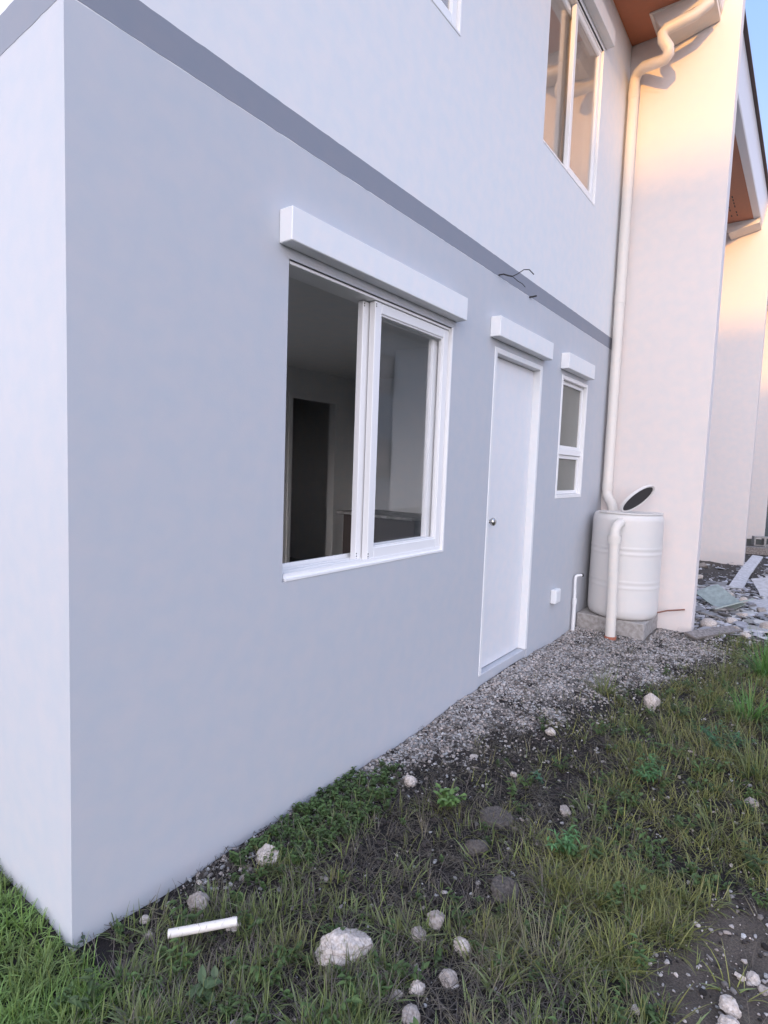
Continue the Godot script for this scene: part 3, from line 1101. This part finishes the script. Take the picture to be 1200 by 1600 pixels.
	part("cabinet", b, M.dark_wood, t)
	b = MB.new()
	b.box(Vector3(-0.24, 0.881, -0.42), Vector3(0.215, 0.905, 0.38), 0.003)
	part("worktop", b, M.floor, t)
	# pipe offcut in the grass
	t = thing("pipe_offcut", "short white plastic pipe offcut lying in the grass near the corner", "pipe", Vector3(0.255, 0.035, 0.262))
	b = MB.new()
	var d := Vector3(0.072, 0.008, 0.066)
	b.tube([-d, d], 0.0125, 14, false)
	b.tube([d, -d], 0.0100, 14, false)
	part("tube", b, M.cream, t)

func make_rubble() -> void:
	board(Vector3(6.28, 0.12, 0.93), Vector3(0.42, 0.012, 0.26), 0.9, 0.30, -0.35, M.teal_board, "board_scrap", "pale teal plasterboard scrap tilted against the rubble", "board", 3, "boards in the rubble")
	board(Vector3(6.10, 0.11, 1.03), Vector3(0.42, 0.012, 0.24), 2.2, -0.30, 0.35, M.teal_board, "board_scrap", "darker teal plasterboard scrap leaning over its pale neighbour", "board", 4, "boards in the rubble")
	board(Vector3(7.35, 0.13, 1.36), Vector3(0.62, 0.014, 0.40), 0.25, 0.25, -0.22, M.white_board, "board_scrap", "large white board lying on the rubble at the right edge", "board", 5, "boards in the rubble")
	board(Vector3(6.55, 0.07, 1.32), Vector3(0.60, 0.012, 0.36), 0.5, -0.04, -0.15, M.white_board, "board_scrap", "white board scrap in front of the large white board", "board", 15, "boards in the rubble")
	board(Vector3(7.43, 0.05, 0.70), Vector3(0.50, 0.012, 0.34), 0.1, 0.03, -0.20, M.grey_board, "board_scrap", "grey board scrap near the foot of the second party wall", "board", 6, "boards in the rubble")
	board(Vector3(4.99, 0.06, 1.02), Vector3(0.60, 0.02, 0.11), -0.52, 0.02, 0.2, M.timber, "plank", "short bare plank at the foot of the first party wall", "plank", 7)
	board(Vector3(8.4, 0.16, 1.00), Vector3(1.9, 0.025, 0.14), -0.05, 0.10, 0.25, M.white_board, "plank", "pale narrow plank propped across the brown soil", "plank", 8)
	board(Vector3(11.6, 0.12, 1.05), Vector3(0.16, 0.13, 1.6), 0.25, 0.0, 0.0, M.timber, "timber_beam", "grey timber beam lying beyond the second party wall", "beam", 9)
	board(Vector3(5.75, 0.05, 0.95), Vector3(0.36, 0.012, 0.26), 1.4, 0.1, 0.1, M.grey_board, "board_scrap", "grey board scrap in front of the two teal ones", "board", 16, "boards in the rubble")
	board(Vector3(5.45, 0.05, 1.30), Vector3(0.40, 0.012, 0.22), 0.2, -0.1, -0.1, M.white_board, "board_scrap", "small white board flat among concrete chunks", "board", 17, "boards in the rubble")
	# hollow block
	var t := thing("concrete_block", "hollow concrete block beside the timber beam", "block", Vector3(13.4, 0.03, 0.92))
	var b := MB.new()
	b.wall(-0.2, 0.2, 0.0, 0.2, -0.08, 0.08, [[-0.17, -0.02, 0.03, 0.17], [0.02, 0.17, 0.03, 0.17]], Transform3D(Basis(Vector3.UP, -1.2), Vector3.ZERO))
	part("block", b, M.concrete, t)
	# larger chunks, each a thing
	var r := RandomNumberGenerator.new()
	r.seed = 77
	var spots := [[5.93, 1.16, 0.11], [5.26, 1.17, 0.09], [5.51, 1.40, 0.16], [5.26, 0.95, 0.15], [9.1, 0.40, 0.16], [8.03, 0.49, 0.11], [5.6, 1.1, 0.10], [6.2, 1.30, 0.12], [5.05, 1.25, 0.08], [6.7, 1.1, 0.10], [5.9, 1.45, 0.13], [6.9, 0.95, 0.10], [7.8, 1.45, 0.15], [8.9, 1.3, 0.16], [12.6, 1.15, 0.3], [14.2, 1.2, 0.35]]
	var words := ["rounded white concrete chunk in the middle of the rubble", "pale concrete chunk in the rubble nearest the plank", "big angular concrete chunk at the near right of the rubble", "concrete chunk at the foot of the first party wall", "stone at the foot of the second party wall", "smaller stone by the second party wall, nearer the grey board", "fist-sized chunk between the plank and the teal boards", "white chunk below the large white board", "small chunk on the grass side of the plank", "grey chunk touching the darker teal board", "chunk right of the rounded white one", "grey chunk behind the teal boards", "chunk behind the large white board", "chunk beside the propped pale plank", "large chunk beyond the timber beam", "farthest large chunk by the third party wall"]
	for i in spots.size():
		var s = spots[i]
		b = MB.new()
		rock(b, 2, 300 + i, Vector3(s[2] * 1.2, s[2] * 0.8, s[2]), Vector3.ZERO, 9, 0.05)
		var o := solo("concrete_chunk", b, M.pale_stone if i % 3 != 1 else M.stone, words[i], "chunk", Vector3(s[0], ground_y(s[0], s[1]) + s[2] * 0.2, s[1]), "chunks in the rubble")
		o.rotation.y = r.randf() * TAU
	# small broken pieces: flat shards and chips nobody could count
	for kind in 2:
		b = MB.new()
		if kind == 0:
			rock(b, 1, 41, Vector3(1, 0.6, 0.8), Vector3.ZERO, 10, 0.05)
		else:
			rock(b, 1, 43, Vector3(1.5, 0.16, 1.0), Vector3.ZERO, 12, 0.04)
		var xf: Array = []
		var cs: Array = []
		var tries := 0
		var want := 5200 if kind == 0 else 1500
		while xf.size() < want and tries < 60000:
			tries += 1
			var x := r.randf_range(4.6, 12.5)
			x = 4.6 + (x - 4.6) * r.randf_range(0.25, 1.0)
			var z := r.randf_range(0.35, 2.1)
			if r.randf() > rubble_mask(x, z): continue
			if x > 4.9 and x < 5.1 and z < 0.9: continue
			if x > 7.4 and z < 1.15 and r.randf() < 0.8: continue
			var s := (0.012 + 0.045 * pow(r.randf(), 2.5)) if kind == 0 else (0.03 + 0.09 * pow(r.randf(), 2.0))
			xf.append(Transform3D(up_basis(r.randf() * TAU, r.randfn() * 0.35, Vector3.ONE * s), Vector3(x, ground_y(x, z) + s * (0.15 if kind == 0 else 0.25), z)))
			var g := r.randf_range(0.16, 0.62)
			cs.append(Color(g * 1.0, g * 0.985, g * r.randf_range(0.95, 1.08)))
		scatter("rubble_chips" if kind == 0 else "rubble_shards", b, M.pebble, xf, cs, "small grey broken chips strewn beyond the party wall" if kind == 0 else "flat broken board shards strewn beyond the party wall", "rubble")

func make_rocks() -> void:
	var r := RandomNumberGenerator.new()
	r.seed = 909
	# x, z, width, material (0 pale, 1 stone, 2 dull), label
	var R := [
		[0.616, 0.139, 0.088, 0, "pale squarish stone nearest the wall, under the open window"],
		[0.325, 0.131, 0.080, 1, "round mottled stone by the wall, just above the white pipe offcut"],
		[0.193, 0.052, 0.030, 0, "small white pebble against the wall near the house corner"],
		[0.498, 0.598, 0.128, 0, "large jagged white rock in the grass, biggest of all"],
		[0.353, 0.283, 0.045, 0, "small upright stone just right of the pipe offcut"],
		[0.301, 0.219, 0.033, 0, "little pale stone just above the middle of the pipe offcut"],
		[0.500, 0.150, 0.024, 1, "pebble below the pale squarish stone"],
		[0.395, 0.046, 0.024, 0, "pebble at the wall between the round and the squarish stone"],
		[0.681, 0.750, 0.056, 1, "egg-shaped stone right of the large white rock"],
		[0.758, 0.766, 0.062, 1, "greyish stone half hidden behind the egg-shaped one"],
		[0.727, 0.873, 0.054, 0, "tall pale stone right of the egg-shaped one"],
		[0.605, 0.898, 0.052, 1, "buff stone on bare soil below the tall pale one"],
		[0.526, 0.841, 0.050, 0, "white stone on bare soil left of the buff one"],
		[0.442, 0.881, 0.056, 1, "flat stone at the bottom edge below the white one"],
		[1.000, 0.883, 0.092, 2, "dull brown stone half sunk in the middle of the grass"],
		[1.144, 0.704, 0.082, 2, "dull stone below the soil clod, beside the leafy weed"],
		[1.354, 0.682, 0.115, 2, "broad dark clod right of the leafy weed"],
		[1.591, 0.884, 0.066, 1, "pale stone at the edge of the dark soil and the long grass"],
		[1.363, 0.249, 0.062, 0, "white heart-shaped stone at the edge of the gravel"],
		[2.955, 0.937, 0.110, 0, "white upright block standing in the grass before the drum"],
		[1.760, 0.368, 0.058, 0, "flat white square chip on the gravel"],
		[1.728, 0.593, 0.034, 0, "small oval white pebble on dark soil"],
		[2.197, 0.586, 0.064, 0, "pale stone on the gravel right of the square chip"],
		[1.018, 1.535, 0.056, 0, "white stone on the bare dirt patch, largest there"],
		[1.150, 1.549, 0.028, 0, "small white stone at the top of the dirt patch"],
		[1.169, 1.579, 0.035, 0, "oval white stone at the top right of the dirt patch"],
		[0.963, 1.536, 0.050, 0, "white stone at the bottom edge of the dirt patch"],
		[1.145, 1.607, 0.032, 1, "stone at the right edge of the dirt patch"],
		[0.840, 1.337, 0.028, 0, "lone white pebble at the grass edge left of the dirt patch"],
		[2.129, 1.502, 0.058, 1, "pale stone in the long grass at the right edge"],
		[0.172, 0.119, 0.032, 1, "small grey stone in dark soil left of the pipe offcut"],
		[0.470, 0.817, 0.033, 1, "grey pebble left of the white stone on bare soil"]]
	for i in R.size():
		var q = R[i]
		var b := MB.new()
		var w: float = q[2]
		var sz := Vector3(w * 1.05, w * 0.82, w * 0.95)
		if i == 3: sz = Vector3(w * 0.95, w * 0.62, w * 1.25)
		if i == 20: sz = Vector3(w * 0.7, w * 0.22, w * 1.0)
		if i == 19: sz = Vector3(w * 0.8, w * 1.25, w * 0.9)
		if i == 16: sz = Vector3(w * 1.2, w * 0.6, w * 1.2)
		rock(b, 3, 500 + i, sz * r.randf_range(0.95, 1.15), Vector3.ZERO, r.randi_range(5, 8) if i != 1 else 14, 0.085)
		var m: Material = [M.pale_stone, M.stone, M.dull_stone][q[3]]
		var o := solo("stone", b, m, q[4], "stone", Vector3(q[0], ground_y(q[0], q[1]) + sz.y * (0.20 if q[3] != 2 else 0.16), q[1]), "stones on the ground")
		o.rotation.y = r.randf() * TAU if i != 3 else 0.7
	# gravel
	for kind in 3:
		var b := MB.new()
		rock(b, 1, 60 + kind, [Vector3(1, 0.75, 0.85), Vector3(1.3, 0.6, 0.8), Vector3(1, 0.9, 1.0)][kind], Vector3.ZERO, 8, 0.06)
		var xf: Array = []
		var cs: Array = []
		var tries := 0
		while xf.size() < 14000 and tries < 260000:
			tries += 1
			var x := r.randf_range(0.15, 5.6)
			var z := r.randf_range(0.005, 1.9)
			var g := gravel_mask(x, z)
			var p := g * clampf(0.42 + 0.9 * low_noise.get_noise_2d(x * 6.0, z * 6.0) + 0.5 * fine_noise.get_noise_2d(x * 2.0, z * 2.0), 0.06, 1.0) + 0.020 + 0.035 * dirt_mask(x, z) + 0.10 * smoothstep(0.45, 0.0, z - gravel_edge(x)) * smoothstep(0.8, 1.2, x)
			p += 0.30 * smoothstep(0.25, 0.0, z) * smoothstep(0.2, 0.5, x)
			if x > 4.36 and z < 0.6: continue
			if r.randf() > p: continue
			var s := 0.0045 + 0.017 * pow(r.randf(), 3.0)
			xf.append(Transform3D(up_basis(r.randf() * TAU, r.randfn() * 0.5, Vector3.ONE * s), Vector3(x, ground_y(x, z) + s * 0.18, z)))
			var v := clampf(0.34 + r.randfn() * 0.085, 0.09, 0.6)
			var warm := r.randf_range(-0.02, 0.18)
			if r.randf() < 0.25: v *= 0.45
			cs.append(Color(v * (1.0 + warm), v, v * (1.0 - warm * 0.6)))
		scatter("gravel", b, M.pebble, xf, cs, ["fine grey angular gravel along the foot of the house wall", "flat grey gravel chips along the foot of the house wall", "round grey gravel along the foot of the house wall"][kind], "gravel")

func grass_mask(x: float, z: float) -> float:
	if x > 4.4 and z < 0.9: return 0.0
	if x > -0.02 and z < 0.03: return 0.0
	var e := z - gravel_edge(x)
	var m := smoothstep(0.0, 0.45, e + low_noise.get_noise_2d(x * 5.0, z * 5.0) * 0.25)
	if x < 1.0:
		m = smoothstep(0.06, 0.30, z + 0.25 * (0.45 - minf(x, 0.45)) + low_noise.get_noise_2d(x * 6.0, z * 6.0) * 0.12)
	# dark sparse soil
	var dk := Vector2((x - 1.52) / 0.98, (z - 0.56) / 0.46).length()
	m *= lerpf(0.14, 1.0, smoothstep(0.65, 1.25, dk + low_noise.get_noise_2d(x * 6.0, z * 6.0 + 70.0) * 0.35))
	var bare := Vector2((x - 0.55) / 0.20, (z - 0.90) / 0.10).length()
	m *= smoothstep(0.5, 1.3, bare)
	m *= 1.0 - 0.96 * dirt_mask(x, z)
	m *= 1.0 - 0.9 * rubble_mask(x, z)
	if x < 0.0 and z < 0.25: m = 1.0
	return m

func make_plants() -> void:
	var r := RandomNumberGenerator.new()
	r.seed = 4242
	# kinds: short green, wide green, fine dry, mixed long
	var kinds := [
		[tuft(1, 10, 0.035, 0.095, 0.0026, 0.0050, 0.024, 0.85, 0.15), "short green grass blades covering the soil", 3300],
		[tuft(2, 7, 0.04, 0.10, 0.0042, 0.0075, 0.022, 0.95, 0.08), "broader green grass blades mixed through the turf", 2100],
		[tuft(3, 10, 0.04, 0.12, 0.0016, 0.0030, 0.038, 1.05, 0.9), "thin dry greyish grass stems between the green blades", 3300],
		[tuft(4, 10, 0.06, 0.14, 0.0024, 0.0045, 0.030, 0.85, 0.18), "longer olive grass on the open ground away from the wall", 1800],
		[tuft(5, 12, 0.05, 0.11, 0.0034, 0.0062, 0.022, 0.55, 0.04), "fresh green lawn along the foot of the side wall", 1100]]
	for k in kinds.size():
		var xf: Array = []
		var cs: Array = []
		var tries := 0
		while xf.size() < kinds[k][2] and tries < 200000:
			tries += 1
			var x := r.randf_range(-0.45, 4.9)
			var z := r.randf_range(-0.9, 2.5)
			if r.randf() < 0.35:
				x = r.randf_range(-0.3, 1.4); z = r.randf_range(0.0, 1.4)
			if k == 4:
				x = r.randf_range(-0.7, 0.0); z = r.randf_range(-1.3, 0.25)
			var lawn := x < 0.0 and z < 0.25
			if x > -0.012 and z < 0.012: continue
			var m := grass_mask(x, z)
			var patch := low_noise.get_noise_2d(x * 4.0 + 50.0 * k, z * 4.0)
			var gap := fine_noise.get_noise_2d(x * 2.6 + 80.0, z * 2.6)
			if not lawn: m *= lerpf(0.10, 1.0, smoothstep(-0.02, 0.17, gap + (0.10 if x + z > 2.0 else 0.0)))
			var right := smoothstep(1.0, 2.0, x + z * 0.4)
			if k == 0: m *= 0.75 + patch * 0.8
			if k == 1: m *= (0.8 + patch) * (1.0 - 0.55 * right)
			if k == 2:
				m = maxf(m, 0.22 * smoothstep(0.15, 0.4, z)) * (0.65 + patch * 0.9)
				if lawn: m = 0.05
			if k == 3: m *= right * (0.75 + patch)
			if r.randf() > m: continue
			var s := r.randf_range(0.65, 1.2)
			if lawn: s *= 0.85
			xf.append(Transform3D(up_basis(r.randf() * TAU, r.randfn() * 0.15, Vector3(s, s * r.randf_range(0.75, 1.1), s)), Vector3(x, ground_y(x, z), z)))
			var g := Color(0.118, 0.150, 0.055)
			if k == 1: g = Color(0.125, 0.160, 0.068)
			if k == 3: g = Color(0.160, 0.165, 0.055)
			if k == 2: g = Color(0.115, 0.100, 0.092)
			if lawn: g = Color(0.115, 0.195, 0.050)
			var tone := low_noise.get_noise_2d(x * 7.0, z * 7.0 + 300.0)
			g = g.lerp(Color(0.15, 0.13, 0.07), clampf(tone * 0.9, 0.0, 0.6))
			g = g.lerp(Color(0.19, 0.175, 0.07), 0.45 * smoothstep(1.6, 2.6, x + z * 0.5) * r.randf())
			cs.append(g * r.randf_range(0.8, 1.5))
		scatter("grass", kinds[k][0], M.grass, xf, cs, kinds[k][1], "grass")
	# the yard goes on beyond the picture
	var oxf: Array = []
	var ocs: Array = []
	while oxf.size() < 9000:
		var x := r.randf_range(-4.0, 8.0)
		var z := r.randf_range(-3.5, 5.0)
		if x > -0.02 and z < 2.3 and x < 4.9: continue
		if x > -0.7 and x < 0.0 and z < 0.25 and z > -1.3: continue
		if x > -0.02 and z < 0.9: continue
		if x < -0.1 and z > 0.9 and z < 2.4 and r.randf() < 0.6: continue
		if r.randf() < rubble_mask(x, z): continue
		if r.randf() > 0.75 + low_noise.get_noise_2d(x * 3.0, z * 3.0): continue
		oxf.append(Transform3D(up_basis(r.randf() * TAU, r.randfn() * 0.15, Vector3.ONE * r.randf_range(0.7, 1.3)), Vector3(x, ground_y(x, z), z)))
		ocs.append(Color(0.12, 0.15, 0.055) * r.randf_range(0.7, 1.4))
	scatter("grass", tuft(6, 10, 0.04, 0.11, 0.003, 0.0055, 0.026, 0.8, 0.15), M.grass, oxf, ocs, "rough grass of the wider yard around the house", "grass")
	# crumbs of dark soil and dead stems lying on it
	var cb := MB.new()
	rock(cb, 1, 91, Vector3(1, 0.7, 0.9), Vector3.ZERO, 7, 0.12)
	var lb := MB.new()
	lb.colored = true
	for i in 7:
		var yaw := r.randf() * TAU
		var at := Vector3(r.randfn() * 0.025, 0.004 + r.randf() * 0.008, r.randfn() * 0.025)
		var c0 := Color(1, 1, 1) * r.randf_range(0.5, 1.3)
		blade(lb, at, yaw, r.randf_range(0.025, 0.08), r.randf_range(0.0016, 0.0034), 1.35, r.randf_range(-0.2, 0.5), c0, c0 * 1.3, 3)
	for kind in 2:
		var xf: Array = []
		var cs: Array = []
		var want := 12000 if kind == 0 else 1700
		var tries := 0
		while xf.size() < want and tries < 150000:
			tries += 1
			var x := r.randf_range(0.0, 4.4)
			var z := r.randf_range(0.01, 2.0)
			if r.randf() < 0.5:
				x = r.randf_range(0.1, 2.4); z = r.randf_range(0.01, 1.2)
			if x > 4.3 and z < 0.6: continue
			if r.randf() < gravel_mask(x, z) * (0.85 if kind == 0 else 0.92): continue
			if kind == 1 and r.randf() < 0.85 * dirt_mask(x, z): continue
			var s := (0.004 + 0.022 * pow(r.randf(), 3.0)) if kind == 0 else r.randf_range(0.6, 1.3)
			xf.append(Transform3D(up_basis(r.randf() * TAU, r.randfn() * (0.5 if kind == 0 else 0.08), Vector3.ONE * s), Vector3(x, ground_y(x, z) + (s * 0.15 if kind == 0 else 0.0), z)))
			if kind == 0:
				cs.append(Color(0.022, 0.018, 0.017) * r.randf_range(0.5, 2.4))
			else:
				cs.append(Color(0.10, 0.085, 0.075).lerp(Color(0.20, 0.175, 0.11), r.randf() * r.randf()) * r.randf_range(0.5, 1.2))
		if kind == 0:
			scatter("soil_crumbs", cb, M.pebble, xf, cs, "dark crumbs and clods of loose soil", "soil")
		else:
			scatter("dead_stems", lb, M.grass, xf, cs, "dead stems lying matted on the soil", "litter")
	# low leafy ground cover by the wall
	for k in 2:
		var xf: Array = []
		var cs: Array = []
		var b := sprig(20 + k, 4, 7, 0.035 + 0.03 * k, 0.016 + 0.008 * k, 0.010 + 0.002 * k)
		var tries := 0
		while xf.size() < (700 if k == 0 else 200) and tries < 50000:
			tries += 1
			var x := r.randf_range(-0.3, 3.6)
			var z := r.randf_range(0.01, 1.9)
			var m := 0.05 * grass_mask(x, z)
			if k == 0:
				m += smoothstep(1.2, 0.6, Vector2((x - 0.95) / 0.45, (z - 0.13) / 0.17).length())
			else:
				m += 0.12 * grass_mask(x, z) + (0.12 if x < 0.35 and z > 0.12 and z < 0.7 else 0.0)
			if r.randf() > m: continue
			var s := r.randf_range(0.6, 1.25)
			xf.append(Transform3D(up_basis(r.randf() * TAU, 0.0, Vector3.ONE * s), Vector3(x, ground_y(x, z), z)))
			cs.append(Color(0.085, 0.115, 0.05) * r.randf_range(0.7, 1.4))
		scatter("ground_cover", b, M.leafy, xf, cs, "tiny-leaved dark green creeper along the wall foot" if k == 0 else "small leafy weeds scattered through the grass", "weeds")
	# plants one can point to
	weed(Vector3(1.30, 0, 0.49), 31, 13, 9, 0.085, 0.034, 0.020, Color(0.13, 0.20, 0.07), "leafy_weed", "bushy pale green round-leaved weed on the dark soil")
	weed(Vector3(1.30, 0, 0.98), 32, 9, 14, 0.10, 0.030, 0.008, Color(0.09, 0.19, 0.08), "leafy_weed", "bright green narrow-leaved weed in the middle of the grass")
	weed(Vector3(2.05, 0, 1.10), 33, 10, 12, 0.11, 0.032, 0.010, Color(0.08, 0.17, 0.07), "leafy_weed", "green narrow-leaved weed left of the tall tuft")
	weed(Vector3(2.55, 0, 1.35), 34, 10, 12, 0.14, 0.036, 0.010, Color(0.05, 0.12, 0.06), "leafy_weed", "dark green bushy weed below the white upright block")
	weed(Vector3(0.03, 0, 0.045), 35, 2, 4, 0.085, 0.022, 0.011, Color(0.06, 0.08, 0.06), "leafy_weed", "tiny seedling standing at the house corner")
	weed(Vector3(0.16, 0, 0.40), 36, 6, 5, 0.05, 0.045, 0.022, Color(0.08, 0.11, 0.06), "leafy_weed", "broad-leaved weed in the grass below the house corner")
	weed(Vector3(1.75, 0, 0.72), 37, 5, 8, 0.06, 0.020, 0.006, Color(0.06, 0.15, 0.10), "leafy_weed", "small bluish green weed on the dark soil beside the clod")
	for q in [[2.95, 0.66, 41, 70, 0.26, 0.10, "yellow-green grass clump at the edge of the gravel"], [4.05, 1.46, 42, 170, 0.46, 0.03, "tall lush green grass clump at the right edge by the rubble"], [2.35, 1.50, 43, 70, 0.36, 0.12, "tall yellow-green grass clump at the right edge of the picture"], [1.62, 0.98, 44, 40, 0.18, 0.3, "olive grass clump at the edge of the dark soil"], [0.82, 1.10, 45, 46, 0.22, 0.85, "straw-coloured dry grass clump at the lower middle"], [1.80, 1.42, 46, 50, 0.24, 0.35, "olive grass clump below the dark green weed"], [3.70, 1.22, 47, 60, 0.26, 0.3, "olive grass clump before the rubble"], [3.15, 1.42, 49, 110, 0.30, 0.05, "bright green grass clump behind the white upright block"], [1.25, 1.20, 48, 44, 0.19, 0.2, "green grass clump above the dirt patch"]]:
		var b := tuft(q[2], q[3], q[4] * 0.45, q[4], 0.0025, 0.0055, 0.055, 0.35, q[5])
		var m := vmat(0.7, 0.35)
		m.albedo_color = lin(0.125, 0.15, 0.06)
		if q[2] == 42 or q[2] == 49: m.albedo_color = lin(0.085, 0.20, 0.05)
		if q[2] == 45: m.albedo_color = lin(0.15, 0.145, 0.085)
		solo("grass_clump", b, m, q[6], "grass", Vector3(q[0], ground_y(q[0], q[1]), q[1]), "grass clumps")

func weed(at: Vector3, sd: int, stems: int, leaves: int, h: float, ll: float, lw: float, c: Color, called: String, label: String) -> void:
	var m := vmat(0.6, 0.3)
	m.albedo_color = lin(c.r * 1.25, c.g * 1.1, c.b * 1.4)
	solo(called, sprig(sd, stems, leaves, h, ll, lw), m, label, "weed", Vector3(at.x, ground_y(at.x, at.z), at.z), "weeds")
